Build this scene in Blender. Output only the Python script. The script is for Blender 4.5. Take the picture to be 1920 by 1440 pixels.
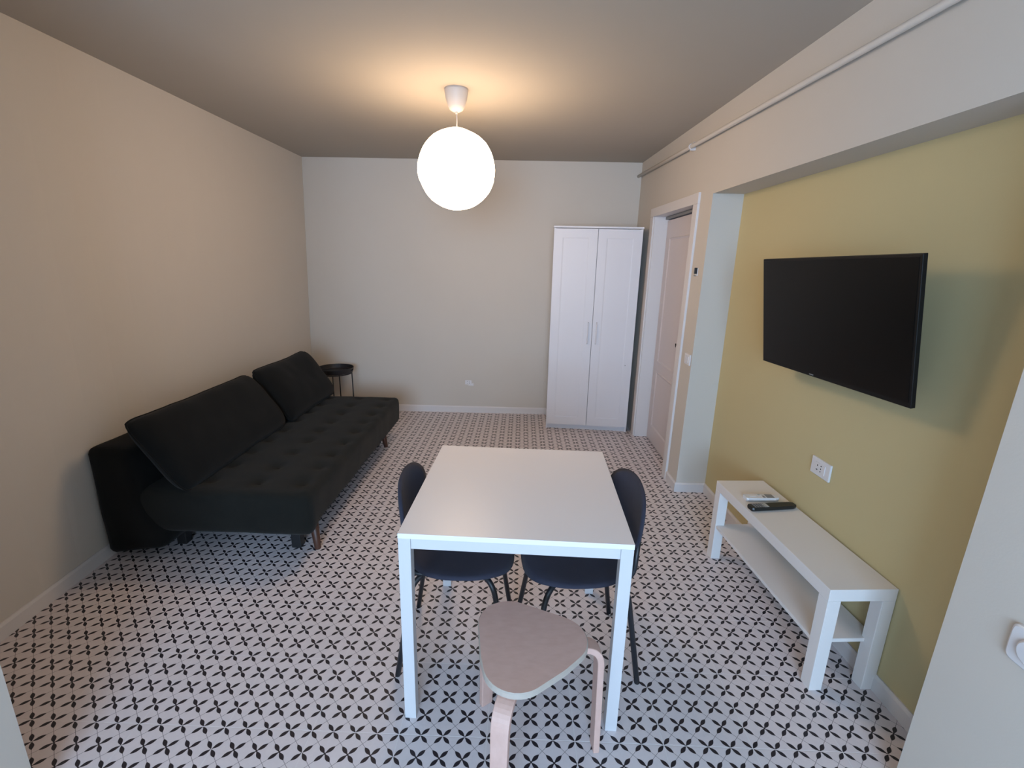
import bpy, bmesh, math, random
from mathutils import Vector, Matrix, noise
random.seed(7)
PI = math.pi
S = bpy.context.scene
COL = S.collection
for o in list(bpy.data.objects):
    bpy.data.objects.remove(o, do_unlink=True)

# ------------------------------------------------------------------ camera
CR = Vector((0.99946848, 0.0227213, 0.02337742))
CU = Vector((-0.02828685, 0.24796927, 0.96835484))
CF = Vector((-0.0162054, 0.96850141, -0.24848019))
cd = bpy.data.cameras.new('camera')
cam = bpy.data.objects.new('camera', cd)
COL.objects.link(cam)
cam.matrix_world = Matrix(((CR.x, CU.x, -CF.x, 0.07815), (CR.y, CU.y, -CF.y, -1.25918),
                           (CR.z, CU.z, -CF.z, 1.56946), (0, 0, 0, 1)))
cd.sensor_width = 36.0
cd.lens = 886.828 * 36.0 / 1920.0
cd.clip_start = 0.02
S.camera = cam

# ------------------------------------------------------------------ light, world, exposure
S.view_settings.view_transform = 'Standard'
S.view_settings.look = 'None'
S.view_settings.gamma = 1.0
S.view_settings.use_curve_mapping = False
S.view_settings.exposure = 0.0
LAMP_COL = (1.0, 0.70, 0.45)
LAMP_STRENGTH = 19.5
DAY_COL = (0.47, 0.70, 1.0)
DAY_POWER = 245.0
w = bpy.data.worlds.new('world')
S.world = w
w.use_nodes = True
w.node_tree.nodes['Background'].inputs[0].default_value = (0.55, 0.72, 1.0, 1)
w.node_tree.nodes['Background'].inputs[1].default_value = 1.2
ld = bpy.data.lights.new('window_daylight', 'AREA')
ld.shape = 'RECTANGLE'
ld.size = 2.0
ld.size_y = 1.7
ld.energy = DAY_POWER
ld.color = DAY_COL
lo = bpy.data.objects.new('window_daylight', ld)
COL.objects.link(lo)
lo.location = (-0.2, -4.12, 1.55)
lo.rotation_euler = (math.radians(90), 0, 0)     # shines towards +y through the balcony window


# ------------------------------------------------------------------ materials
def mat(name, col, rough=0.5, metal=0.0, spec=0.5, bump=0.0, bscale=50.0, var=0.0, vscale=3.0, sheen=0.0,
        emit=None, estr=0.0, coat=0.0):
    m = bpy.data.materials.new(name)
    m.use_nodes = True
    nt = m.node_tree
    b = nt.nodes['Principled BSDF']
    b.inputs['Base Color'].default_value = (*col, 1)
    b.inputs['Roughness'].default_value = rough
    b.inputs['Metallic'].default_value = metal
    b.inputs['Specular IOR Level'].default_value = spec
    if sheen:
        b.inputs['Sheen Weight'].default_value = sheen
        b.inputs['Sheen Roughness'].default_value = 0.5
    if coat:
        b.inputs['Coat Weight'].default_value = coat
    if emit:
        b.inputs['Emission Color'].default_value = (*emit, 1)
        b.inputs['Emission Strength'].default_value = estr
    tc = nt.nodes.new('ShaderNodeTexCoord')
    if var:
        n = nt.nodes.new('ShaderNodeTexNoise')
        n.inputs['Scale'].default_value = vscale
        n.inputs['Detail'].default_value = 4
        nt.links.new(tc.outputs['Object'], n.inputs['Vector'])
        mr = nt.nodes.new('ShaderNodeMapRange')
        mr.inputs['To Min'].default_value = 1 - var
        mr.inputs['To Max'].default_value = 1 + var
        nt.links.new(n.outputs['Fac'], mr.inputs['Value'])
        mx = nt.nodes.new('ShaderNodeVectorMath')
        mx.operation = 'SCALE'
        mx.inputs[0].default_value = col
        nt.links.new(mr.outputs['Result'], mx.inputs['Scale'])
        nt.links.new(mx.outputs['Vector'], b.inputs['Base Color'])
    if bump:
        n2 = nt.nodes.new('ShaderNodeTexNoise')
        n2.inputs['Scale'].default_value = bscale
        n2.inputs['Detail'].default_value = 5
        nt.links.new(tc.outputs['Object'], n2.inputs['Vector'])
        bp = nt.nodes.new('ShaderNodeBump')
        bp.inputs['Strength'].default_value = bump
        bp.inputs['Distance'].default_value = 0.002
        nt.links.new(n2.outputs['Fac'], bp.inputs['Height'])
        nt.links.new(bp.outputs['Normal'], b.inputs['Normal'])
    return m


M = {}
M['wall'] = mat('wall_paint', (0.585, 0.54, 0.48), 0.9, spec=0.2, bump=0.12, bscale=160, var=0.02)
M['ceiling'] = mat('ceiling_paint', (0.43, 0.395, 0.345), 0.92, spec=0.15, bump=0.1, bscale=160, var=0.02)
M['yellow'] = mat('yellow_paint', (0.54, 0.465, 0.265), 0.9, spec=0.2, bump=0.12, bscale=160, var=0.02)
M['trim'] = mat('white_trim', (0.66, 0.63, 0.62), 0.45, spec=0.4)
M['doorw'] = mat('door_white', (0.64, 0.58, 0.58), 0.4, spec=0.4, var=0.015, vscale=2)
M['white'] = mat('white_lacquer', (0.80, 0.77, 0.78), 0.36, spec=0.5)
M['wardrobe'] = mat('wardrobe_foil', (0.68, 0.655, 0.67), 0.4, spec=0.45, var=0.01)
M['frame'] = mat('table_frame_darkened_white', (0.60, 0.59, 0.60), 0.4, spec=0.4)  # white darkened for legs and apron, to offset the overbright daylight on them
M['bench'] = mat('bench_foil', (0.74, 0.71, 0.69), 0.38, spec=0.45, var=0.01)
M['plastic'] = mat('white_plastic', (0.70, 0.69, 0.70), 0.35)
M['greyplastic'] = mat('grey_plastic', (0.22, 0.22, 0.22), 0.5)
M['dark'] = mat('black_plastic', (0.012, 0.012, 0.013), 0.45)
M['hole'] = mat('dark_hole', (0.01, 0.009, 0.009), 0.9, spec=0.1)
M['pipe'] = mat('pipe_paint', (0.62, 0.58, 0.53), 0.6, spec=0.3)
M['sofa'] = mat('sofa_velvet', (0.0120, 0.0118, 0.0098), 0.95, spec=0.15, bump=0.6, bscale=500, var=0.25, vscale=9, sheen=0.06)
M['cushion'] = mat('cushion_velvet', (0.0065, 0.0065, 0.0060), 0.95, spec=0.15, bump=0.6, bscale=500, var=0.25, vscale=9, sheen=0.05)
M['seatshell'] = mat('navy_fabric', (0.032, 0.033, 0.053), 0.8, spec=0.3, bump=0.5, bscale=600, var=0.1, vscale=30, sheen=0.05)
M['tube'] = mat('black_steel', (0.014, 0.015, 0.019), 0.4, spec=0.5)
M['woodleg'] = mat('walnut', (0.085, 0.034, 0.02), 0.45, var=0.25, vscale=12)
M['tray'] = mat('tray_black', (0.013, 0.012, 0.014), 0.5)
M['screen'] = mat('tv_screen', (0.0035, 0.0032, 0.003), 0.3, spec=0.22)
M['bezel'] = mat('tv_bezel', (0.005, 0.005, 0.005), 0.5, spec=0.25)
M['lamp'] = mat('paper_shade', (0.9, 0.88, 0.84), 0.9, emit=LAMP_COL, estr=LAMP_STRENGTH)
M['canopy'] = mat('canopy_plastic', (0.50, 0.47, 0.45), 0.5)
M['remote'] = mat('remote_black', (0.010, 0.012, 0.013), 0.4)
M['button'] = mat('button_grey', (0.42, 0.44, 0.43), 0.5)
# glow graded weaker towards the globe's top, to cut the hot spot on the ceiling
_nt = M['lamp'].node_tree
_tc = _nt.nodes.new('ShaderNodeTexCoord')
_sp = _nt.nodes.new('ShaderNodeSeparateXYZ')
_mr = _nt.nodes.new('ShaderNodeMapRange')
_nt.links.new(_tc.outputs['Object'], _sp.inputs[0])
_nt.links.new(_sp.outputs['Z'], _mr.inputs['Value'])
_mr.inputs['From Min'].default_value = 0.06
_mr.inputs['From Max'].default_value = 0.21
_mr.inputs['To Min'].default_value = LAMP_STRENGTH * 1.08
_mr.inputs['To Max'].default_value = LAMP_STRENGTH * 0.36
_nt.links.new(_mr.outputs['Result'], _nt.nodes['Principled BSDF'].inputs['Emission Strength'])
M['grout'] = mat('grout', (0.72, 0.68, 0.68), 0.9, spec=0.2)


def wood_mat():
    m = bpy.data.materials.new('birch')
    m.use_nodes = True
    nt = m.node_tree
    b = nt.nodes['Principled BSDF']
    b.inputs['Roughness'].default_value = 0.42
    tc = nt.nodes.new('ShaderNodeTexCoord')
    mp = nt.nodes.new('ShaderNodeMapping')
    mp.inputs['Scale'].default_value = (9, 18, 9)
    n = nt.nodes.new('ShaderNodeTexNoise')
    n.inputs['Scale'].default_value = 3
    n.inputs['Detail'].default_value = 6
    cr = nt.nodes.new('ShaderNodeValToRGB')
    cr.color_ramp.elements[0].position = 0.3
    cr.color_ramp.elements[0].color = (0.585, 0.375, 0.31, 1)
    cr.color_ramp.elements[1].position = 0.75
    cr.color_ramp.elements[1].color = (0.64, 0.425, 0.36, 1)
    nt.links.new(tc.outputs['Object'], mp.inputs['Vector'])
    nt.links.new(mp.outputs['Vector'], n.inputs['Vector'])
    nt.links.new(n.outputs['Fac'], cr.inputs['Fac'])
    nt.links.new(cr.outputs['Color'], b.inputs['Base Color'])
    return m


M['birch'] = wood_mat()
M['birchedge'] = mat('birch_edge', (0.46, 0.40, 0.345), 0.5, var=0.06, vscale=40)


def tile_mat():
    """cement look tile printed with four petal flowers on a thin diagonal grid, 7.5 cm repeat"""
    m = bpy.data.materials.new('patterned_tile')
    m.use_nodes = True
    nt = m.node_tree
    L = nt.links
    b = nt.nodes['Principled BSDF']
    b.inputs['Roughness'].default_value = 0.42
    b.inputs['Specular IOR Level'].default_value = 0.4

    def math_(op, a, c=None, d=None, clamp=False):
        n = nt.nodes.new('ShaderNodeMath')
        n.operation = op
        n.use_clamp = clamp
        for i, v in enumerate((a, c, d)):
            if v is None:
                continue
            if isinstance(v, (int, float)):
                n.inputs[i].default_value = v
            else:
                L.new(v, n.inputs[i])
        return n.outputs[0]
    tc = nt.nodes.new('ShaderNodeTexCoord')
    sx = nt.nodes.new('ShaderNodeSeparateXYZ')
    L.new(tc.outputs['Object'], sx.inputs[0])
    P = 0.075
    uv = []
    for o in (0, 1):
        t = math_('DIVIDE', sx.outputs[o], P)
        t = math_('ADD', t, 0.5)
        t = math_('SUBTRACT', t, math_('FLOOR', t))
        t = math_('SUBTRACT', t, 0.5)
        uv.append(math_('ABSOLUTE', t))
    a = math_('DIVIDE', math_('ADD', uv[0], uv[1]), math.sqrt(2))
    d = math_('ABSOLUTE', math_('DIVIDE', math_('SUBTRACT', uv[0], uv[1]), math.sqrt(2)))
    # petal half width along the diagonal: sin profile, pointed, widest past the middle
    t = math_('DIVIDE', a, 0.50, clamp=True)
    t2 = math_('POWER', t, 1.2)
    wv = math_('MULTIPLY', math_('SINE', math_('MULTIPLY', t2, PI)), 0.090)
    wv = math_('MULTIPLY', wv, math_('SUBTRACT', 1.12, math_('MULTIPLY', t, 0.25)))
    core = math_('MULTIPLY', math_('LESS_THAN', a, 0.14), 0.026)
    wv = math_('MAXIMUM', math_('MAXIMUM', wv, core), 0.0095)
    edge = math_('DIVIDE', math_('SUBTRACT', wv, d), 0.012)
    mask = math_('ADD', edge, 0.5, clamp=True)
    # the thin line prints lighter than the petals
    petal = math_('GREATER_THAN', wv, 0.0105)
    line_dark = math_('MULTIPLY', mask, math_('ADD', 0.72, math_('MULTIPLY', petal, 0.28)))
    n = nt.nodes.new('ShaderNodeTexNoise')
    n.inputs['Scale'].default_value = 60
    n.inputs['Detail'].default_value = 5
    L.new(tc.outputs['Object'], n.inputs['Vector'])
    oi = nt.nodes.new('ShaderNodeObjectInfo')
    vv = math_('ADD', math_('MULTIPLY', n.outputs['Fac'], 0.10), math_('MULTIPLY', oi.outputs['Random'], 0.03))
    vv = math_('ADD', vv, 0.935)
    base = nt.nodes.new('ShaderNodeVectorMath')
    base.operation = 'SCALE'
    base.inputs[0].default_value = (0.68, 0.62, 0.63)
    L.new(vv, base.inputs['Scale'])
    mix = nt.nodes.new('ShaderNodeMix')
    mix.data_type = 'RGBA'
    L.new(line_dark, mix.inputs['Factor'])
    L.new(base.outputs[0], mix.inputs['A'])
    mix.inputs['B'].default_value = (0.020, 0.016, 0.021, 1)
    L.new(mix.outputs['Result'], b.inputs['Base Color'])
    bp = nt.nodes.new('ShaderNodeBump')
    bp.inputs['Strength'].default_value = 0.15
    bp.inputs['Distance'].default_value = 0.001
    L.new(n.outputs['Fac'], bp.inputs['Height'])
    L.new(bp.outputs['Normal'], b.inputs['Normal'])
    return m


M['tile'] = tile_mat()


# ------------------------------------------------------------------ mesh helpers
def obj(name, bm, m, parent=None, smooth=False, loc=None, rot=None, angle=None, bevel=0, seg=2):
    me = bpy.data.meshes.new(name)
    bmesh.ops.recalc_face_normals(bm, faces=bm.faces)
    if smooth:
        for f in bm.faces:
            f.smooth = True
    bm.to_mesh(me)
    bm.free()
    for mm in (m if isinstance(m, (list, tuple)) else [m]):
        me.materials.append(M[mm])
    o = bpy.data.objects.new(name, me)
    COL.objects.link(o)
    if parent:
        o.parent = parent
    if loc:
        o.location = loc
    if rot:
        o.rotation_euler = rot
    if bevel:
        md = o.modifiers.new('bevel', 'BEVEL')
        md.width = bevel
        md.segments = seg
        md.limit_method = 'ANGLE'
        md.angle_limit = math.radians(40)
        md.harden_normals = False
    return o


def tag(o, label, cat=None, group=None):
    o['label'] = label
    if cat:
        o['category'] = cat
    if group:
        o['group'] = group
    return o


def struct(o, label, cat='wall'):
    o['kind'] = 'structure'
    o['label'] = label
    o['category'] = cat
    return o


def thing(name, label, cat, loc=(0, 0, 0), rz=0, group=None):
    o = bpy.data.objects.new(name, None)
    o.empty_display_size = 0.1
    COL.objects.link(o)
    o.location = loc
    o.rotation_euler = (0, 0, rz)
    return tag(o, label, cat, group)


def box(bm, x0, x1, y0, y1, z0, z1, mi=0):
    vs = [bm.verts.new((x, y, z)) for z in (z0, z1) for y in (y0, y1) for x in (x0, x1)]
    for q in ((0, 1, 3, 2), (4, 6, 7, 5), (0, 4, 5, 1), (2, 3, 7, 6), (0, 2, 6, 4), (1, 5, 7, 3)):
        f = bm.faces.new([vs[i] for i in q])
        f.material_index = mi
    return vs


def hexa(bm, pts, mi=0):
    """pts: 8 points ordered as box()"""
    vs = [bm.verts.new(p) for p in pts]
    for q in ((0, 1, 3, 2), (4, 6, 7, 5), (0, 4, 5, 1), (2, 3, 7, 6), (0, 2, 6, 4), (1, 5, 7, 3)):
        f = bm.faces.new([vs[i] for i in q])
        f.material_index = mi


def B(*a):
    bm = bmesh.new()
    box(bm, *a)
    return bm


def tube(bm, path, r, n=12, caps=True):
    path = [Vector(p) for p in path]
    rs = r if isinstance(r, (list, tuple)) else [r] * len(path)
    rings = []
    t0 = (path[1] - path[0]).normalized()
    up = Vector((0, 0, 1)) if abs(t0.z) < 0.9 else Vector((1, 0, 0))
    a = t0.cross(up).normalized()
    for i, p in enumerate(path):
        if i == 0:
            t = t0
        elif i == len(path) - 1:
            t = (path[-1] - path[-2]).normalized()
        else:
            t = ((path[i + 1] - p).normalized() + (p - path[i - 1]).normalized()).normalized()
        a = (a - t * a.dot(t)).normalized()
        b = t.cross(a)
        rings.append([bm.verts.new(p + (a * math.cos(2 * PI * k / n) + b * math.sin(2 * PI * k / n)) * rs[i]) for k in range(n)])
    for i in range(len(rings) - 1):
        for k in range(n):
            bm.faces.new((rings[i][k], rings[i][(k + 1) % n], rings[i + 1][(k + 1) % n], rings[i + 1][k]))
    if caps:
        bm.faces.new(rings[0][::-1])
        bm.faces.new(rings[-1])


def lathe(bm, prof, n=32, c=(0, 0)):
    rings = []
    for r, z in prof:
        if r < 1e-6:
            rings.append([bm.verts.new((c[0], c[1], z))])
        else:
            rings.append([bm.verts.new((c[0] + r * math.cos(2 * PI * k / n), c[1] + r * math.sin(2 * PI * k / n), z)) for k in range(n)])
    for A_, B_ in zip(rings, rings[1:]):
        for k in range(n):
            k2 = (k + 1) % n
            if len(A_) == 1 and len(B_) == 1:
                continue
            if len(A_) == 1:
                bm.faces.new((A_[0], B_[k], B_[k2]))
            elif len(B_) == 1:
                bm.faces.new((A_[k], B_[0], A_[k2]))
            else:
                bm.faces.new((A_[k], B_[k], B_[k2], A_[k2]))


def smooth_path(pts, rad, n=6):
    """polyline with rounded corners"""
    pts = [Vector(p) for p in pts]
    out = [pts[0]]
    for i in range(1, len(pts) - 1):
        p, a, b = pts[i], pts[i - 1], pts[i + 1]
        da = (a - p)
        db = (b - p)
        r = min(rad, da.length * 0.48, db.length * 0.48)
        s = p + da.normalized() * r
        e = p + db.normalized() * r
        for k in range(n + 1):
            t = k / n
            out.append((1 - t) ** 2 * s + 2 * t * (1 - t) * p + t * t * e)
    out.append(pts[-1])
    return out


# ------------------------------------------------------------------ room shell (real size, metres)
H = 2.50


def XR(y, z):                                  # right wall face, slightly off square and off plumb
    return 1.165 + (3.58 - y) * (0.033 + 0.012 * z / H)


def XN(y):                                     # yellow back of the alcove
    return 1.428 + 0.034 * (1.88 - y)





def XL(y, z):                                  # left wall, slightly bowed at the floor
    k = max(0.0, min(1.0, y / 3.6))
    xf = -2.018 - 0.112 * (1 - (1 - k) ** 3.2)
    return xf + (-2.06 - xf) * min(1, z / H)


def YB(x, z):                                  # back wall
    f = (x + 2.13) / 3.3
    yf = 3.565 + 0.045 * f
    yt = 3.60 - 0.05 * f
    return yf + (yt - yf) * z / H


Y0 = -4.0
NY0, NY1, NZ = -0.10, 1.885, 2.012             # alcove: near side, far side, head height
DY0, DY1, DZ = 2.16, 3.02, 2.0                 # door opening

# floor: grout bed + every tile a part
floor = struct(obj('floor', B(-2.3, 1.62, -4.1, 3.75, -0.08, -0.0006), 'grout'),
               'white floor tiles printed with black four-petal flowers on a diagonal grid', 'floor')
G = 0.0017


def tile_mesh(x0, x1, y0, y1):
    bm = B(x0 + G, x1 - G, y0 + G, y1 - G, -0.009, 0.0)
    me = bpy.data.meshes.new('tile')
    bmesh.ops.recalc_face_normals(bm, faces=bm.faces)
    bm.to_mesh(me)
    bm.free()
    me.materials.append(M['tile'])
    return me


full = tile_mesh(0, 0.3, 0, 0.3)
sliver = tile_mesh(0.2, 0.3, 0, 0.3)
for i in range(-8, 5):
    for j in range(-8, 12):
        if i == -8 and j < 1:
            continue
        t = bpy.data.objects.new('tile', sliver if i == -8 else full)
        t.location = (0.3 * i, 0.3 * j, 0)
        t.parent = floor
        COL.objects.link(t)

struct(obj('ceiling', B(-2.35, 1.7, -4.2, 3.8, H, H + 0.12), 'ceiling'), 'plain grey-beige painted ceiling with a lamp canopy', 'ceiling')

# left wall
bm = bmesh.new()
ys = [-0.26 + 0.2 * k for k in range(20)] + [3.75]
for a, b_ in zip(ys, ys[1:]):
    hexa(bm, [(-2.3, a, -0.08), (XL(a, 0), a, -0.08), (-2.3, b_, -0.08), (XL(b_, 0), b_, -0.08),
              (-2.3, a, H), (XL(a, H), a, H), (-2.3, b_, H), (XL(b_, H), b_, H)])
bmesh.ops.remove_doubles(bm, verts=bm.verts, dist=1e-5)
bmesh.ops.delete(bm, geom=[f for f in bm.faces if abs(f.normal.y) > .9 and -0.2 < f.calc_center_median().y < 3.7], context='FACES_ONLY')
struct(obj('wall_left', bm, 'wall'), 'long beige wall behind the dark sofa')
# back wall
bm = bmesh.new()
hexa(bm, [(-2.3, YB(-2.3, 0), -0.08), (1.6, YB(1.6, 0), -0.08), (-2.3, 3.8, -0.08), (1.6, 3.8, -0.08),
          (-2.3, YB(-2.3, H), H), (1.6, YB(1.6, H), H), (-2.3, 3.8, H), (1.6, 3.8, H)])
struct(obj('wall_back', bm, 'wall'), 'beige end wall behind the white wardrobe')


def rseg(bm, y0, y1, z0, z1, xo=1.60):
    hexa(bm, [(XR(y0, z0), y0, z0), (xo, y0, z0), (XR(y1, z0), y1, z0), (xo, y1, z0),
              (XR(y0, z1), y0, z1), (xo, y0, z1), (XR(y1, z1), y1, z1), (xo, y1, z1)])


bm = bmesh.new()
rseg(bm, DY1, 3.75, -0.08, H)
rseg(bm, DY0, DY1, DZ, H)
rseg(bm, NY1, DY0, -0.08, H)
rseg(bm, NY0, NY1, NZ, H)
rseg(bm, -4.1, NY0, -0.08, H)
struct(obj('wall_right', bm, 'wall'), 'beige right-hand wall with the doorway and the beam over the yellow alcove')
bm = bmesh.new()
hexa(bm, [(XN(NY0), NY0 - .0, -0.08), (1.62, NY0, -0.08), (XN(NY1), NY1, -0.08), (1.62, NY1, -0.08),
          (XN(NY0), NY0, NZ), (1.62, NY0, NZ), (XN(NY1), NY1, NZ), (1.62, NY1, NZ)])
struct(obj('wall_alcove', bm, 'yellow'), 'yellow painted back of the shallow alcove behind the television')
# wall pier on the left beside the camera, rear wall with the balcony window
struct(obj('wall_pier', B(-2.3, -1.315, -4.1, -0.232, -0.08, H), 'wall'), 'pale wall corner at the lower left edge of the picture')
bm = bmesh.new()
WX0, WX1, WZ0, WZ1 = -1.2, 0.8, 0.7, 2.4
box(bm, -1.315, WX0, -4.1, Y0, -0.08, H)
box(bm, WX1, 1.62, -4.1, Y0, -0.08, H)
box(bm, WX0, WX1, -4.1, Y0, WZ1, H)
box(bm, WX0, WX1, -4.1, Y0, -0.08, WZ0)
struct(obj('wall_rear', bm, 'wall'), 'wall with the window behind the camera')
bm = bmesh.new()
for x0, x1, z0, z1 in ((WX0, WX0 + .06, WZ0, WZ1), (WX1 - .06, WX1, WZ0, WZ1), (WX0, WX1, WZ0, WZ0 + .06), (WX0, WX1, WZ1 - .06, WZ1), (-.23, -.17, WZ0, WZ1)):
    box(bm, x0, x1, -4.08, -4.03, z0, z1)
struct(obj('window_1', bm, 'trim'), 'white window frame behind the camera', 'window')

# baseboards
BH, BT = 0.07, 0.012


def skirt(name, pts, label):
    """pts: list of (x,y) wall-foot points; the board stands on the left of the path"""
    bm = bmesh.new()
    P = [Vector(p) for p in pts]
    offs = []
    for i in range(len(P)):
        ns = []
        if i > 0:
            d = (P[i] - P[i - 1]).normalized()
            ns.append(Vector((-d.y, d.x)))
        if i < len(P) - 1:
            d = (P[i + 1] - P[i]).normalized()
            ns.append(Vector((-d.y, d.x)))
        if len(ns) == 2:
            k = 1 + ns[0].dot(ns[1])
            offs.append(P[i] + (ns[0] + ns[1]) / k * BT)
        else:
            offs.append(P[i] + ns[0] * BT)
    rows = []
    for p, q in zip(P, offs):
        e = p + (q - p) * 0.45
        p2 = p - (q - p) * 0.8
        rows.append([bm.verts.new((p2.x, p2.y, -0.001)), bm.verts.new((q.x, q.y, -0.001)), bm.verts.new((q.x, q.y, BH - .012)),
                     bm.verts.new((e.x, e.y, BH)), bm.verts.new((p2.x, p2.y, BH))])
    for a, b_ in zip(rows, rows[1:]):
        for k in range(5):
            bm.faces.new((a[k], a[(k + 1) % 5], b_[(k + 1) % 5], b_[k]))
    bm.faces.new(rows[0])
    bm.faces.new(rows[-1][::-1])
    return struct(obj(name, bm, 'trim'), label, 'baseboard')


skirt('baseboard_left', [(XL(3.56, 0), 3.57), *[(XL(y_, 0), y_) for y_ in (2.6, 1.8, 1.2, .9, .6, .3, .0, -.23)]], 'white baseboard along the left wall behind the sofa')
skirt('baseboard_back', [(1.16, YB(1.16, 0)), (XL(3.56, 0), YB(-2.12, 0))], 'white baseboard along the end wall under the small socket')
skirt('baseboard_right', [(XN(NY0), NY0), (XN(NY1), NY1), (XR(NY1, 0), NY1), (XR(2.07, 0), 2.072)],
      'white baseboard round the alcove and up to the door casing')

# door casing (trim_1) and jamb lining
cw, ct = 0.085, 0.016
bm = bmesh.new()


def casing(bm, y0, y1, z0, z1, t=ct):
    hexa(bm, [(XR(y0, z0) - t, y0, z0), (XR(y0, z0) + .002, y0, z0), (XR(y1, z0) - t, y1, z0), (XR(y1, z0) + .002, y1, z0),
              (XR(y0, z1) - t, y0, z1), (XR(y0, z1) + .002, y0, z1), (XR(y1, z1) - t, y1, z1), (XR(y1, z1) + .002, y1, z1)])


zi = 1.975                                      # underside of the head lining
casing(bm, 2.072, 2.15, 0, zi)
casing(bm, 3.015, 3.095, 0, zi)
casing(bm, 2.072, 3.095, zi, 2.045)
struct(obj('trim_1', bm, 'trim', bevel=0.003), 'white casing round the doorway', 'door casing')
bm = bmesh.new()
for y0, y1, z0, z1 in ((2.15, 2.162, 0, zi + .012), (3.003, 3.022, 0, zi + .012), (2.15, 3.022, zi, zi + .03)):
    hexa(bm, [(XR(y0, z0) - .004, y0, z0), (1.37, y0, z0), (XR(y1, z0) - .004, y1, z0), (1.37, y1, z0),
              (XR(y0, z1) - .004, y0, z1), (1.37, y0, z1), (XR(y1, z1) - .004, y1, z1), (1.37, y1, z1)])
struct(obj('trim_2', bm, 'trim'), 'white lining inside the doorway', 'door jamb')
# door leaf with two moulded panels
XD = 1.297
bm = bmesh.new()
box(bm, XD, XD + .04, 2.164, 3.001, 0.006, 1.945)
door = struct(obj('door_1', bm, 'doorw', bevel=0.002), 'white two-panel interior door set deep in the doorway', 'door')


def molding(y0, y1, z0, z1):
    bm = bmesh.new()
    prof = [(0.0, -0.001), (0.005, 0.009), (0.011, 0.006), (0.019, 0.0012), (0.03, 0.0008)]   # (inset, proud)
    loops = []
    for ins, pr in prof:
        loops.append([bm.verts.new((XD - pr, y, z)) for y, z in ((y0 + ins, z0 + ins), (y1 - ins, z0 + ins), (y1 - ins, z1 - ins), (y0 + ins, z1 - ins))])
    for a, b_ in zip(loops, loops[1:]):
        for k in range(4):
            bm.faces.new((a[k], a[(k + 1) % 4], b_[(k + 1) % 4], b_[k]))
    bm.faces.new(loops[-1])
    o = obj('door_panel', bm, 'doorw', door)
    return o


molding(2.29, 2.88, 0.745, 1.80)
molding(2.29, 2.88, 0.15, 0.66)
bm = bmesh.new()
tube(bm, [(XD - .003, 2.448, 0.975), (XD + .001, 2.448, .975)], 0.010, 14)
box(bm, XD - .003, XD + .001, 2.444, 2.452, 0.955, 0.972)
tag(obj('keyhole', bm, 'hole', door), 'small dark keyhole')
bm = B(XD - .02, XD + .03, 2.165, 3.0, 1.952, 1.972)
obj('top_rail', bm, 'greyplastic', door)

# ------------------------------------------------------------------ pipe along the right wall
PZ = 2.338
pipe = thing('heating_pipe', 'long pale painted pipe running under the ceiling along the right wall', 'pipe', (0, 0, 0))
bm = bmesh.new()
off = 0.030
pts = [(XR(y, PZ) - off, y, PZ + (y - 1.2) * 0.018) for y in (3.585, 2.3, 1.2, 0.2, -1.2, -3.95)]
tube(bm, pts, 0.0135, 14)
obj('pipe_run', bm, 'pipe', pipe, smooth=True)


def clip(y):
    z = PZ + (y - 1.2) * 0.018
    x = XR(y, PZ) - off
    bm = bmesh.new()
    box(bm, x - .004, XR(y, PZ) + .003, y - .010, y + .010, z - .024, z - .0165)
    tube(bm, [(x, y - .011, z), (x, y + .011, z)], 0.0185, 16)
    box(bm, x + .012, XR(y, PZ) + .003, y - .008, y + .008, z - .02, z + .03)
    return obj('pipe_clip', bm, 'trim', pipe)


for y in (2.27, 0.1, -1.6):
    clip(y)


# ------------------------------------------------------------------ sockets, switches, small wall fittings
def wall_plate(name, label, cat, loc, rz, wdt, hgt, kind, m='plastic'):
    """plate in local coords: faces -y, x to the right, z up"""
    t = thing(name, label, cat, loc, rz)
    p = obj('plate', B(-wdt / 2, wdt / 2, -.009, .001, -hgt / 2, hgt / 2), m, t, bevel=.0025)
    if kind == 'socket':
        obj('insert', B(-.034, .034, -.0115, -.008, -.0225, .0225), m, t, bevel=.0012)
        bm = bmesh.new()
        for cx in (-.011, ):
            for dz in (-.013, 0, .013):
                tube(bm, [(cx + .022, -.0122, dz), (cx + .022, -.010, dz)], .0027, 10)
        for cx in (-.022,):
            for dz in (-.010, .010):
                tube(bm, [(cx + .012, -.0122, dz), (cx + .012, -.010, dz)], .0028, 10)
        obj('socket_hole', bm, 'hole', t)
    elif kind == 'socket3':
        obj('insert', B(-.034, .034, -.0115, -.008, -.0225, .0225), m, t, bevel=.0012)
        bm = bmesh.new()
        for dz in (-.013, 0, .013):
            tube(bm, [(.008, -.0122, dz), (.008, -.010, dz)], .0029, 10)
        box(bm, -.018, -.0135, -.0122, -.010, .006, .013)
        box(bm, -.022, -.012, -.0122, -.010, -.013, -.009)
        obj('socket_hole', bm, 'hole', t)
    elif kind == 'switch':
        obj('rocker', B(-.033, -.0025, -.013, -.008, -.0225, .0225), m, t, bevel=.0015)
        obj('rocker', B(.0025, .033, -.013, -.008, -.0225, .0225), m, t, bevel=.0015)
    return t


wall_plate('wall_socket', 'small pale socket low on the end wall between side table and wardrobe', 'socket',
           (-.465, YB(-.465, .335) + .0, .333), 0, .113, .072, 'socket')
wall_plate('wall_socket', 'white socket on the yellow alcove wall above the low bench', 'socket',
           (XN(.765), .765, .694), math.radians(-90) + .034, .128, .080, 'socket3')
wall_plate('light_switch', 'white double switch on the wall between door casing and alcove', 'switch',
           (XR(1.948, .96), 1.948, .958), math.radians(-90), .105, .074, 'switch')

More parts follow.
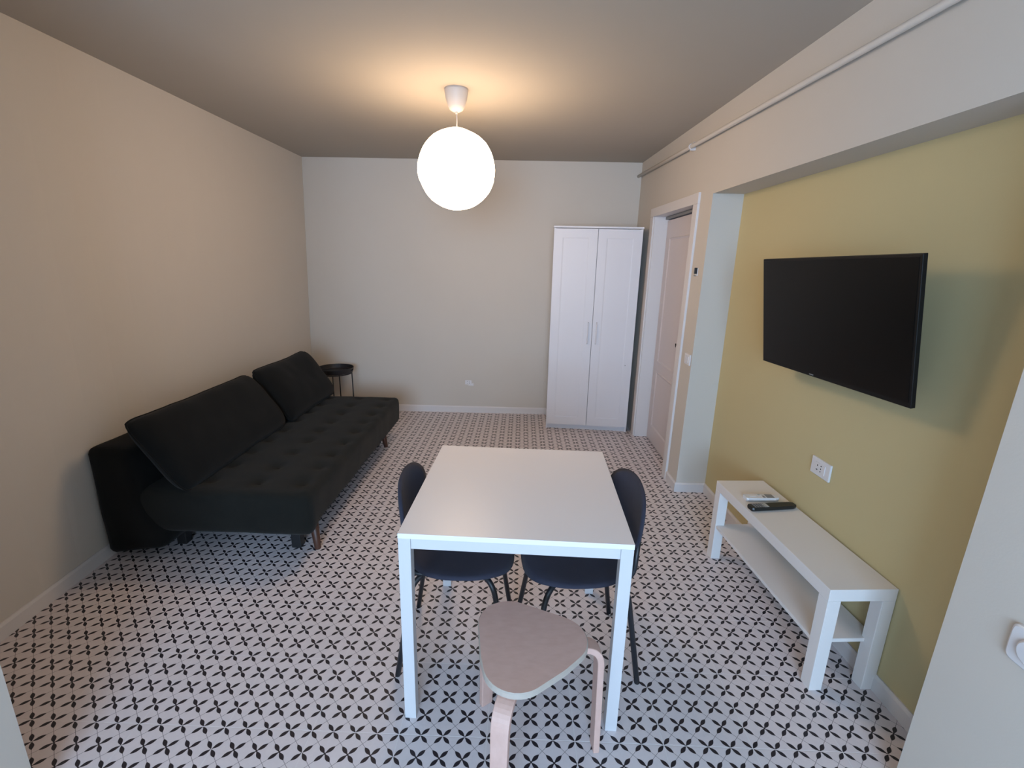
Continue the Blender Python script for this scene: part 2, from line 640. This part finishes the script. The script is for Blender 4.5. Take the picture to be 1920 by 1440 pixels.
t = thing('wall_bracket', 'tiny black and white fitting high on the wall beside the door casing', 'bracket',
          (XR(1.985, 1.54) - .0, 1.985, 1.54), math.radians(-90))
obj('base_plate', B(-.020, .020, -.004, .002, -.026, .022), 'plastic', t, bevel=.001)
tag(obj('clasp', B(.008, .020, -.022, -.004, -.014, .026), 'dark', t, bevel=.002), 'black clasp')
obj('hook', B(-.018, .000, -.014, -.004, -.030, -.022), 'greyplastic', t, bevel=.002)

t = thing('wall_control', 'white rounded plate with round knob on the wall at the right picture edge', 'switch',
          (XR(-.30, .69), -.318, .708), math.radians(-90))
bm = bmesh.new()
n = 40
ring0, ring1, ring2 = [], [], []
for k in range(n):
    a = 2 * PI * k / n
    c, s = math.cos(a), math.sin(a)
    ex = 0.30
    px = math.copysign(abs(c) ** ex, c) * .058
    pz = math.copysign(abs(s) ** ex, s) * .050
    ring0.append(bm.verts.new((px, .002, pz)))
    ring1.append(bm.verts.new((px * .98, -.010, pz * .98)))
    ring2.append(bm.verts.new((px * .9, -.013, pz * .9)))
for a, b_ in ((ring0, ring1), (ring1, ring2)):
    for k in range(n):
        bm.faces.new((a[k], a[(k + 1) % n], b_[(k + 1) % n], b_[k]))
bm.faces.new(ring2)
obj('plate', bm, 'plastic', t)
bm = bmesh.new()
tube(bm, [(0, -.012, 0), (0, -.018, 0), (0, -.021, 0)], [.031, .031, .027], 32)
obj('knob', bm, 'plastic', t)

# ------------------------------------------------------------------ pendant lamp
LX, LY = -.322, 1.70
lamp = thing('pendant_lamp', 'round white paper globe lamp glowing under the ceiling', 'lamp', (LX, LY, 0))
bm = bmesh.new()
lathe(bm, [(0, H - .0005), (.067, H - .0005), (.066, H - .012), (.060, H - .05), (.047, H - .088), (.038, H - .104), (.022, H - .113), (0, H - .115)], 40)
obj('ceiling_canopy', bm, 'canopy', lamp, smooth=True)
bm = bmesh.new()
tube(bm, [(0, 0, H - .11), (.003, 0, H - .16), (0, 0, 2.27)], .0032, 8)
tube(bm, [(0, 0, H - .112), (0, 0, H - .126)], .007, 10)
obj('cord', bm, 'canopy', lamp, smooth=True)
bm = bmesh.new()
bmesh.ops.create_icosphere(bm, subdivisions=4, radius=1.0)
for v in bm.verts:
    d = v.co.normalized()
    k = noise.noise(d * 2.1 + Vector((3, 1, 2))) * .028 + noise.noise(d * 5.0) * .012
    v.co = d * .222 * (1 + k)
    v.co.z *= .985
obj('lamp_shade', bm, 'lamp', lamp, loc=(0, 0, 2.083))

# ------------------------------------------------------------------ wardrobe
wr = thing('wardrobe', 'tall white two-door wardrobe standing in the far right corner', 'wardrobe', (.3456, 3.1436, 0), -.0698)
WW, WD, WH = .777, .385, 1.895
bm = bmesh.new()
box(bm, 0, .016, .018, WD, 0, WH - .016)
box(bm, WW - .016, WW, .018, WD, 0, WH - .016)
box(bm, .016, WW - .016, .03, WD, .055, .075)
box(bm, .016, WW - .016, WD - .008, WD, .0, WH - .016)
box(bm, .016, WW - .016, .035, .05, .0, .056)
obj('carcass', bm, 'wardrobe', wr)
obj('top_board', B(-.003, WW + .003, -.004, WD, WH - .016, WH), 'wardrobe', wr, bevel=.001)
for side in (0, 1):
    x0 = .002 if side == 0 else WW / 2 + .0018
    x1 = WW / 2 - .0018 if side == 0 else WW - .002
    z0, z1 = .052, WH - .021
    bm = bmesh.new()
    fr = .075
    # shaker front: outer frame, shallow recessed centre
    loops = []
    for ins, yy in ((0, .017), (0, .0), (fr, .0), (fr + .010, .0016)):
        loops.append([bm.verts.new((x, yy, z)) for x, z in ((x0 + ins, z0 + ins), (x1 - ins, z0 + ins), (x1 - ins, z1 - ins), (x0 + ins, z1 - ins))])
    for a, b_ in zip(loops, loops[1:]):
        for k in range(4):
            bm.faces.new((a[k], a[(k + 1) % 4], b_[(k + 1) % 4], b_[k]))
    bm.faces.new(loops[-1])
    bm.faces.new(loops[0][::-1])
    d = obj('door', bm, 'wardrobe', wr)
    hx = x1 - .037 if side == 0 else x0 + .037
    bm = bmesh.new()
    tube(bm, smooth_path([(hx, .002, 1.052), (hx, -.022, 1.050), (hx, -.022, .858), (hx, .002, .856)], .015), .0048, 10)
    obj('handle', bm, 'wardrobe', d, smooth=True)
    if side == 1:
        bm = bmesh.new()
        tube(bm, [(.715, -.0008, .662), (.715, .001, .662)], .0045, 10)
        tag(obj('screw_hole', bm, 'greyplastic', d), 'small grey mark')

# ------------------------------------------------------------------ dining table
TA = -.0268
tb = thing('dining_table', 'square white dining table in the middle of the room', 'table', (-.2952, .0604, 0), TA)
TW, TD, TH = .7446, .748, .7337
LS = .040
obj('tabletop', B(0, TW, 0, TD, TH - .018, TH), 'white', tb, bevel=.0015)
bm = bmesh.new()
az0, az1 = TH - .018 - .040, TH - .0182
box(bm, LS, TW - LS, .008, .030, az0, az1)
box(bm, LS, TW - LS, TD - .030, TD - .008, az0, az1)
box(bm, .008, .030, LS, TD - LS, az0, az1)
box(bm, TW - .030, TW - .008, LS, TD - LS, az0, az1)
obj('apron', bm, 'frame', tb, bevel=.001)
for x in (.001, TW - LS - .001):
    for y in (.001, TD - LS - .001):
        obj('leg', B(x, x + LS, y, y + LS, .0, TH - .0185), 'frame', tb, bevel=.0015)


# ------------------------------------------------------------------ two upholstered chairs
def oval_pad(cu, cv, hu, hv, shape, ex, t, n=44, rings=9):
    """superellipse pad; shape(u,v)->(point, normal); thickness t"""
    bm = bmesh.new()
    top, bot = [], []
    c0 = shape(cu, cv)
    for side in (1, -1):
        rr = []
        for i in range(1, rings + 1):
            f = i / rings
            rim = 1 - (1 - math.sqrt(max(0, 1 - f ** 8))) * 1.0
            ring = []
            for k in range(n):
                a = 2 * PI * k / n
                c, s = math.cos(a), math.sin(a)
                u = cu + math.copysign(abs(c) ** ex, c) * hu * f
                v = cv + math.copysign(abs(s) ** ex, s) * hv * f
                p, nn = shape(u, v)
                ring.append(p + nn * (t / 2) * rim * side)
            rr.append(ring)
        (top if side == 1 else bot).extend(rr)
    Vt = [[bm.verts.new(p) for p in r] for r in top]
    Vb = [[bm.verts.new(p) for p in r] for r in bot[:-1]] + [Vt[-1]]
    for V, side in ((Vt, 1), (Vb, -1)):
        p, nn = c0
        c = bm.verts.new(p + nn * (t / 2) * side)
        for k in range(n):
            bm.faces.new((c, V[0][k], V[0][(k + 1) % n]))
        for A_, B_ in zip(V, V[1:]):
            for k in range(n):
                bm.faces.new((A_[k], B_[k], B_[(k + 1) % n], A_[(k + 1) % n]))
    return bm


def make_chair(label, loc, rz):
    t = thing('dining_chair', label, 'chair', loc, rz, 'dark chairs pushed under the white table')

    def seat_shape(u, v):
        z = .452 - .016 * (1 - (u / .21) ** 2) * (1 - (v / .22) ** 2) - .03 * max(0, (u - .12) / .1) ** 2
        return Vector((u, v, z)), Vector((0, 0, 1))

    def back_shape(u, v):                       # u across (y), v up (z)
        x = -.204 + .045 * (u / .215) ** 2 - .08 * (v - .64)
        nn = Vector((1, -.48 * u / .215, .1)).normalized()
        return Vector((x, u, v)), nn
    obj('seat', oval_pad(.022, 0, .205, .212, seat_shape, .80, .022), 'seatshell', t, smooth=True)
    obj('backrest', oval_pad(0, .656, .200, .126, back_shape, .92, .020), 'seatshell', t, smooth=True)
    for sx, sy in ((-1, -1), (-1, 1), (1, -1), (1, 1)):
        bm = bmesh.new()
        path = smooth_path([(sx * .045, sy * .07, .424), (sx * .150, sy * .166, .418), (sx * .215, sy * (.20 if sx > 0 else .19), 0)], .075, 8)
        tube(bm, path, .0105, 12)
        lg = obj('leg', bm, 'tube', t, smooth=True)
    for sy in (-1, 1):
        bm = bmesh.new()
        path = smooth_path([(.02, sy * .13, .426), (-.175, sy * .150, .424), (-.186, sy * .140, .60)], .07, 8)
        tube(bm, path, .0095, 12)
        obj('back_support', bm, 'tube', t, smooth=True)
    bm = bmesh.new()
    box(bm, -.09, .09, -.10, .10, .420, .432)
    obj('mounting_plate', bm, 'tube', t, bevel=.003)
    return t


make_chair('dark navy chair tucked under the left side of the white table', (-.150, .427, 0), 0)
make_chair('dark navy chair tucked under the right side of the white table', (.331, .409, 0), math.radians(186.5))

# ------------------------------------------------------------------ birch stool with three bent legs
st = thing('stool', 'low birch stool with rounded triangular seat and three bent legs', 'stool', (.120, -.050, 0))
A0 = [math.radians(a) for a in (8, 126, -107)]
bm = bmesh.new()
n = 72
R1 = .226


def tri_r(a):
    # rounded triangle pointing at the three leg angles (circle radius blend)
    base = 1.0
    best = 0
    cx = []
    rc, d = .074, .112          # three circles of radius rc at distance d; convex hull support -> radius along a
    # support function based hull intersection along ray a
    lo_, hi_ = 0, .4
    for _ in range(30):
        m_ = (lo_ + hi_) / 2
        p = Vector((math.cos(a), math.sin(a))) * m_
        inside = True
        for k in range(48):
            th = 2 * PI * k / 48
            nn = Vector((math.cos(th), math.sin(th)))
            h = max(nn.dot(Vector((math.cos(q), math.sin(q))) * d) for q in A0) + rc
            h2 = h + .006 + .010 * (1 - max(math.cos(th - q) for q in A0)) / .5
            if nn.dot(p) > h2:
                inside = False
                break
        if inside:
            lo_ = m_
        else:
            hi_ = m_
    return lo_


rad = [tri_r(2 * PI * k / n) for k in range(n)]
loops = []
for ins, z in ((.004, .4285), (0, .4315), (0, .4465), (.0035, .450)):
    loops.append([bm.verts.new(((rad[k] - ins) * math.cos(2 * PI * k / n), (rad[k] - ins) * math.sin(2 * PI * k / n), z)) for k in range(n)])
for li, (a, b_) in enumerate(zip(loops, loops[1:])):
    for k in range(n):
        f = bm.faces.new((a[k], a[(k + 1) % n], b_[(k + 1) % n], b_[k]))
        f.material_index = 1
bm.faces.new(loops[-1])
bm.faces.new(loops[0][::-1])
obj('seat', bm, ['birch', 'birchedge'], st)
for a, lr in zip(A0, (.246, .226, .240)):
    path = smooth_path([(.03, 0, .418), (lr - .011, 0, .418), (lr, 0, 0.0)], .062, 10)
    path = [Vector(p) for p in path]
    bm = bmesh.new()
    th, wd = .021, .052
    rows = []
    for i, p in enumerate(path):
        if i == 0:
            tt = (path[1] - path[0]).normalized()
        elif i == len(path) - 1:
            tt = (path[-1] - path[-2]).normalized()
        else:
            tt = ((path[i + 1] - p).normalized() + (p - path[i - 1]).normalized()).normalized()
        nn = Vector((-tt.z, 0, tt.x))
        f = min(1, max(0, (p.z - 0) / .4))
        w2 = wd / 2 * (0.86 + .14 * f)
        rows.append([bm.verts.new(p + nn * th / 2 + Vector((0, -w2, 0))), bm.verts.new(p + nn * th / 2 + Vector((0, w2, 0))),
                     bm.verts.new(p - nn * th / 2 + Vector((0, w2, 0))), bm.verts.new(p - nn * th / 2 + Vector((0, -w2, 0)))])
    for r0, r1 in zip(rows, rows[1:]):
        for k in range(4):
            bm.faces.new((r0[k], r0[(k + 1) % 4], r1[(k + 1) % 4], r1[k]))
    bm.faces.new(rows[0])
    bm.faces.new(rows[-1][::-1])
    obj('leg', bm, 'birch', st, rot=(0, 0, a), bevel=.003)

# ------------------------------------------------------------------ low bench under the TV
bn = thing('tv_bench', 'long low white bench with a lower shelf against the yellow wall', 'bench', (1.3225, .690, 0), .066)
BL, BW, BZ, T5 = .888, .258, .45, .050
obj('bench_top', B(-BW / 2, BW / 2, -BL / 2, BL / 2, BZ - T5, BZ), 'bench', bn, bevel=.0015)
for sx in (-1, 1):
    for sy in (-1, 1):
        x0 = -BW / 2 if sx < 0 else BW / 2 - T5
        y0 = -BL / 2 if sy < 0 else BL / 2 - T5
        obj('leg', B(x0, x0 + T5, y0, y0 + T5, 0, BZ - T5 - .0002), 'bench', bn, bevel=.0015)
obj('shelf', B(-BW / 2 + .004, BW / 2 - .004, -BL / 2 + .035, BL / 2 - .035, .190, .206), 'bench', bn, bevel=.001)


# remotes on the bench
def remote(name, label, loc, rz, L_, W_, T_, m):
    t = thing(name, label, 'remote control', loc, rz)
    bm = bmesh.new()
    sec = [(-L_ / 2, .80), (-L_ / 2 + .008, 1), (0, 1), (L_ / 2 - .02, .92), (L_ / 2, .55)]
    rows = []
    for x, f in sec:
        w2 = W_ / 2 * f
        rows.append([bm.verts.new((x, -w2 * .8, 0)), bm.verts.new((x, -w2, T_ * .5)), bm.verts.new((x, -w2 * .86, T_)),
                     bm.verts.new((x, w2 * .86, T_)), bm.verts.new((x, w2, T_ * .5)), bm.verts.new((x, w2 * .8, 0))])
    for a, b_ in zip(rows, rows[1:]):
        for k in range(6):
            bm.faces.new((a[k], a[(k + 1) % 6], b_[(k + 1) % 6], b_[k]))
    bm.faces.new(rows[0])
    bm.faces.new(rows[-1][::-1])
    obj('case', bm, m, t, bevel=.001)
    return t


rb = remote('remote_control', 'black remote control lying across the low white bench', (1.312, .832, .4502), .16, .235, .050, .019, 'remote')
for i in range(5):
    for j in range(3):
        bm = B(-.100 + i * .013, -.092 + i * .013, -.016 + j * .012, -.008 + j * .012, .0185, .0205)
        obj('button', bm, 'greyplastic', rb)
obj('button', B(-.050, -.028, -.017, .017, .0185, .0203), 'button', rb, bevel=.0005)
rw = remote('remote_control', 'white remote control lying behind the black remote on the bench', (1.300, .918, .4502), .03, .165, .052, .019, 'plastic')
obj('display', B(.022, .060, -.017, .019, .0185, .0196), 'greyplastic', rw)
obj('button', B(.004, .014, -.016, .004, .0185, .0205), 'greyplastic', rw)
obj('button', B(-.012, -.002, .006, .018, .0185, .0205), 'button', rw)
obj('button', B(-.060, -.030, -.006, .016, .0185, .0205), 'plastic', rw)

# ------------------------------------------------------------------ television on a tilting wall mount
tv = thing('television', 'large black flat television mounted on the yellow wall', 'television', (0, 0, 0))
W_, q = .86, (1.302, .694, 1.3725, .076, .146, .015)
cy, sy_ = math.cos(q[3]), math.sin(q[3])
U = Vector((sy_, -cy, 0))
N = Vector((-cy, -sy_, 0))
V = Vector((0, 0, 1))
ctt, stt = math.cos(q[4]), math.sin(q[4])
N2 = ctt * N - stt * V
V2 = ctt * V + stt * N
crr, srr = math.cos(q[5]), math.sin(q[5])
U3 = crr * U + srr * V2
V3 = -srr * U + crr * V2
tv.matrix_world = Matrix(((U3.x, -N2.x, V3.x, q[0]), (U3.y, -N2.y, V3.y, q[1]), (U3.z, -N2.z, V3.z, q[2]), (0, 0, 0, 1)))
HH = W_ * .581
# local: x right, y into the wall, z up
obj('housing', B(-W_ / 2, W_ / 2, .0012, .018, -HH / 2, HH / 2), 'bezel', tv, bevel=.002)
bm = bmesh.new()
hexa(bm, [(-.38, .0175, -HH / 2 + .004), (.40, .0175, -HH / 2 + .004), (-.34, .048, -HH / 2 + .02), (.37, .048, -HH / 2 + .02),
          (-.38, .0175, HH / 2 - .05), (.40, .0175, HH / 2 - .05), (-.34, .048, HH / 2 - .09), (.37, .048, HH / 2 - .09)])
obj('back_cover', bm, 'bezel', tv, bevel=.004)
obj('screen', B(-W_ / 2 + .010, W_ / 2 - .010, .0002, .002, -HH / 2 + .018, HH / 2 - .010), 'screen', tv)
obj('logo', B(-.075, -.050, -.0006, .0013, -HH / 2 + .0065, -HH / 2 + .0105), 'greyplastic', tv)
bm = bmesh.new()
box(bm, -.11, .11, .048, .056, -.11, .11)
box(bm, -.025, .025, .055, .135, -.04, .02)
obj('wall_mount', bm, 'dark', tv)


# ------------------------------------------------------------------ sofa
def rounded_slab(prof, y0, y1, r=.03, ny=40, dimples=None, seed=0, topz=None):
    """extrude an (x,z) outline along y with softly rounded ends"""
    pts = smooth_path([(p[0], 0, p[1]) for p in prof] + [(prof[0][0], 0, prof[0][1])], .05, 5)
    return pts


def soft_block(x0, x1, y0, y1, z0, z1, r, nx, ny, nz, fn=None):
    """box grid with rounded edges (radius r) and optional displacement"""
    bm = bmesh.new()
    bmesh.ops.create_cube(bm, size=2.0)
    bmesh.ops.delete(bm, geom=list(bm.verts), context='VERTS')
    cx, cy_, cz = (x0 + x1) / 2, (y0 + y1) / 2, (z0 + z1) / 2
    hx, hy, hz = (x1 - x0) / 2, (y1 - y0) / 2, (z1 - z0) / 2
    cache = {}

    def vert(i, j, k):
        key = (i, j, k)
        if key in cache:
            return cache[key]
        p = Vector((-hx + 2 * hx * i / nx, -hy + 2 * hy * j / ny, -hz + 2 * hz * k / nz))
        c = Vector((max(-hx + r, min(hx - r, p.x)), max(-hy + r, min(hy - r, p.y)), max(-hz + r, min(hz - r, p.z))))
        d = p - c
        if d.length > 1e-9:
            # keep on rounded surface
            dd = Vector((d.x, d.y, d.z)).normalized()
            p = c + dd * r
        p += Vector((cx, cy_, cz))
        if fn:
            p = fn(p)
        v = bm.verts.new(p)
        cache[key] = v
        return v
    for k in (0, nz):
        for i in range(nx):
            for j in range(ny):
                bm.faces.new((vert(i, j, k), vert(i + 1, j, k), vert(i + 1, j + 1, k), vert(i, j + 1, k)))
    for j in (0, ny):
        for i in range(nx):
            for k in range(nz):
                bm.faces.new((vert(i, j, k), vert(i + 1, j, k), vert(i + 1, j, k + 1), vert(i, j, k + 1)))
    for i in (0, nx):
        for j in range(ny):
            for k in range(nz):
                bm.faces.new((vert(i, j, k), vert(i, j + 1, k), vert(i, j + 1, k + 1), vert(i, j, k + 1)))
    return bm


sofa = thing('sofa', 'dark charcoal sofa bed with tufted seat along the left wall', 'sofa', (0, 0, 0))
BUT = [(x, 1.03 + .199 * k) for x in (-1.555, -1.30, -1.06) for k in range(9)]


def seat_fn(p):
    if p.z > .33:
        dz = 0
        for bx, by in BUT:
            d2 = (p.x - bx) ** 2 + (p.y - by) ** 2
            if d2 < .03:
                dz -= .017 * math.exp(-d2 / .0016) + .006 * math.exp(-d2 / .006)
        p = p + Vector((0, 0, dz))
    n_ = noise.noise(p * 5) * .006 + noise.noise(p * 14) * .002
    p = p + Vector((n_, n_ * .4, n_ * (1 if p.z > .3 else .3)))
    if p.z < .30 and p.y < 1.02:
        p = p + Vector((0, 0, -.022 * min(1, (1.02 - p.y) / .1)))
    return p


SY0, SY1 = .880, 2.705
seat = obj('seat_mattress', soft_block(-1.90, -.968, SY0, SY1, .190, .412, .045, 44, 90, 8, seat_fn), 'sofa', sofa, smooth=True)
for bx, by in BUT:
    bm = bmesh.new()
    lathe(bm, [(0, .006), (.008, .005), (.012, 0), (.010, -.004)], 12)
    obj('button', bm, 'cushion', seat, loc=(bx, by, .385), smooth=True)


def back_fn(p):
    # p in a box x[-.13,.13] z[0,1] -> leaning profile
    f = (p.z - .03) / .595
    xb = -2.058 + (-.022) * f             # back face
    xf = (-1.80 + .10 * math.exp(-((f - .16) / .2) ** 2)) - .06 * max(0, f - .35)
    u = (p.x + .13) / .26
    x = xb + (xf - xb) * u
    z = p.z + (.05 * u * max(0, 1 - f * 2.2))
    n_ = noise.noise(Vector((x, p.y, z)) * 5) * .006
    return Vector((min(x + n_, XL(p.y, z) + 5), p.y + n_, z + n_))


obj('back_mattress', soft_block(-.13, .13, .874, 2.72, .03, .625, .04, 8, 60, 18, back_fn), 'cushion', sofa, smooth=True)
# legs: tapered wooden at the front edge, black blocks below the base frame
obj('base_frame', B(-1.76, -1.10, 1.02, 2.60, .150, .20), 'dark', sofa, bevel=.004)
for fx, fy, tx_, ty_ in ((-1.021, 1.046, -1.055, 1.085), (-1.063, 2.546, -1.085, 2.52)):
    bm = bmesh.new()
    tube(bm, [(fx, fy, 0), (fx, fy, .004), (tx_, ty_, .20)], [.015, .017, .028], 16)
    tag(obj('leg', bm, 'woodleg', sofa, smooth=True), 'tapered reddish-brown wooden leg')
for x, y in ((-1.140, 1.062), (-1.785, 1.062), (-1.15, 2.545), (-1.785, 2.545)):
    tag(obj('leg', B(x - .026, x + .026, y - .02, y + .03, 0, .15), 'dark', sofa, bevel=.003), 'short black block leg')


def cushion(label, y0, y1, seed, thick=.19, bot=(-1.545, .430), top=(-1.815, .800)):
    t = thing('sofa_cushion', label, 'cushion', (0, 0, 0), 0, 'large dark back cushions leaning on the sofa')
    b0, t0 = Vector((bot[0], 0, bot[1])), Vector((top[0], 0, top[1]))
    up = (t0 - b0)
    hgt = up.length
    up.normalize()
    nn = Vector((-up.z * -1, 0, up.x * -1))      # towards the room
    nn = Vector((up.z, 0, -up.x))
    cen = (b0 + t0) / 2 - nn * .03
    bm = bmesh.new()
    nu, nv = 44, 22
    G_ = {}
    rim = []
    for side in (1, -1):
        for i in range(nu + 1):
            for j in range(nv + 1):
                u = -1 + 2 * i / nu
                v = -1 + 2 * j / nv
                edge = i in (0, nu) or j in (0, nv)
                if edge and side == -1:
                    G_[(i, j, -1)] = G_[(i, j, 1)]
                    continue
                f = max(0, (1 - abs(u) ** 5)) ** .45 * max(0, (1 - abs(v) ** 3.2)) ** .55
                # corners pulled in slightly
                cu_ = 1 - .030 * (1 - abs(v)) * 0 - .018 * (v * v) * 0
                yy = (y0 + y1) / 2 + u * (y1 - y0) / 2 * (1 - .02 * (1 - v * v))
                yy -= u * .05 * max(0, abs(u) - .8) * abs(v) ** 6 * 2.6
                vv = v * hgt / 2 * (1 - .055 * abs(u) ** 14) * (1 - .035 * (1 - u * u) * (1 if v > 0 else .5))
                p = cen + up * vv + nn * side * f * thick / 2
                p.y = yy
                k = noise.noise(Vector((p.x * 4, p.y * 4 + seed * 7, p.z * 4))) * .016 + noise.noise(Vector((p.x * 11, p.y * 11 + seed, p.z * 11))) * .004
                p += (nn * f + up * .4) * k
                G_[(i, j, side)] = bm.verts.new(p)
        for i in range(nu):
            for j in range(nv):
                bm.faces.new((G_[(i, j, side)], G_[(i + 1, j, side)], G_[(i + 1, j + 1, side)], G_[(i, j + 1, side)]))
    rimv = [G_[(i, 0, 1)].co.copy() for i in range(nu)] + [G_[(nu, j, 1)].co.copy() for j in range(nv)] + \
           [G_[(i, nv, 1)].co.copy() for i in range(nu, 0, -1)] + [G_[(0, j, 1)].co.copy() for j in range(nv, 0, -1)]
    c = obj('cover', bm, 'cushion', t, smooth=True)
    bm = bmesh.new()
    tube(bm, rimv + [rimv[0]], .0045, 6, caps=False)
    obj('piping', bm, 'cushion', t, smooth=True)
    return t


cushion('long near back cushion on the dark sofa', .860, 1.94, 1, bot=(-1.56, .425), top=(-1.822, .787))
cushion('shorter far back cushion on the dark sofa beside the side table', 1.925, 2.765, 2, thick=.17, bot=(-1.535, .436), top=(-1.79, .805))

# ------------------------------------------------------------------ tray table in the corner
tt_ = thing('tray_table', 'small round black tray table in the corner behind the sofa', 'side table', (-1.752, 3.285, 0))
tt_.scale = (.86, .86, 1)
TR, TZ = .198, .525
bm = bmesh.new()
n = 64
# tray bottom and rim, with two grip cut-outs in the rim
rim_t = .003
ang_cut = [(math.radians(182), 0), (math.radians(2), 0)]


def cut(a):
    for c0, h0 in ang_cut:
        d = abs((a - c0 + PI) % (2 * PI) - PI)
        if d < math.radians(13):
            return True
    return False


lv = [(.175, TZ - .045), (.186, TZ - .043), (.191, TZ - .030), (.195, TZ - .012), (.198, TZ), (.2005, TZ), (.1975, TZ - .012), (.1935, TZ - .030), (.188, TZ - .047), (.175, TZ - .049)]
rings = [[bm.verts.new((r * math.cos(2 * PI * k / n), r * math.sin(2 * PI * k / n), z)) for k in range(n)] for r, z in lv]
for li in range(len(lv) - 1):
    for k in range(n):
        a = 2 * PI * (k + .5) / n
        if cut(a) and li in (2, 6):
            continue
        bm.faces.new((rings[li][k], rings[li][(k + 1) % n], rings[li + 1][(k + 1) % n], rings[li + 1][k]))
for k in range(n):                               # edges of the cut-outs
    a = 2 * PI * (k + .5) / n
    a2 = 2 * PI * (k - .5) / n
    if cut(a) != cut(a2):
        bm.faces.new((rings[2][k], rings[3][k], rings[6][k], rings[7][k]))
    if cut(a):
        bm.faces.new((rings[3][k], rings[3][(k + 1) % n], rings[6][(k + 1) % n], rings[6][k]))
        bm.faces.new((rings[2][k], rings[2][(k + 1) % n], rings[7][(k + 1) % n], rings[7][k]))
bm.faces.new(rings[0])
bm.faces.new(rings[-1][::-1])
obj('tray', bm, 'tray', tt_)
bm = bmesh.new()
tube(bm, [(.178 * math.cos(2 * PI * k / 40), .178 * math.sin(2 * PI * k / 40), TZ - .056) for k in range(41)], .0055, 8, caps=False)
obj('ring', bm, 'tray', tt_, smooth=True)
for k in range(4):
    a = math.radians(-80 + 90 * k)
    bm = bmesh.new()
    tube(bm, [(.178 * math.cos(a), .178 * math.sin(a), TZ - .054), (.183 * math.cos(a), .183 * math.sin(a), 0)], .0065, 10)
    obj('leg', bm, 'tray', tt_, smooth=True)
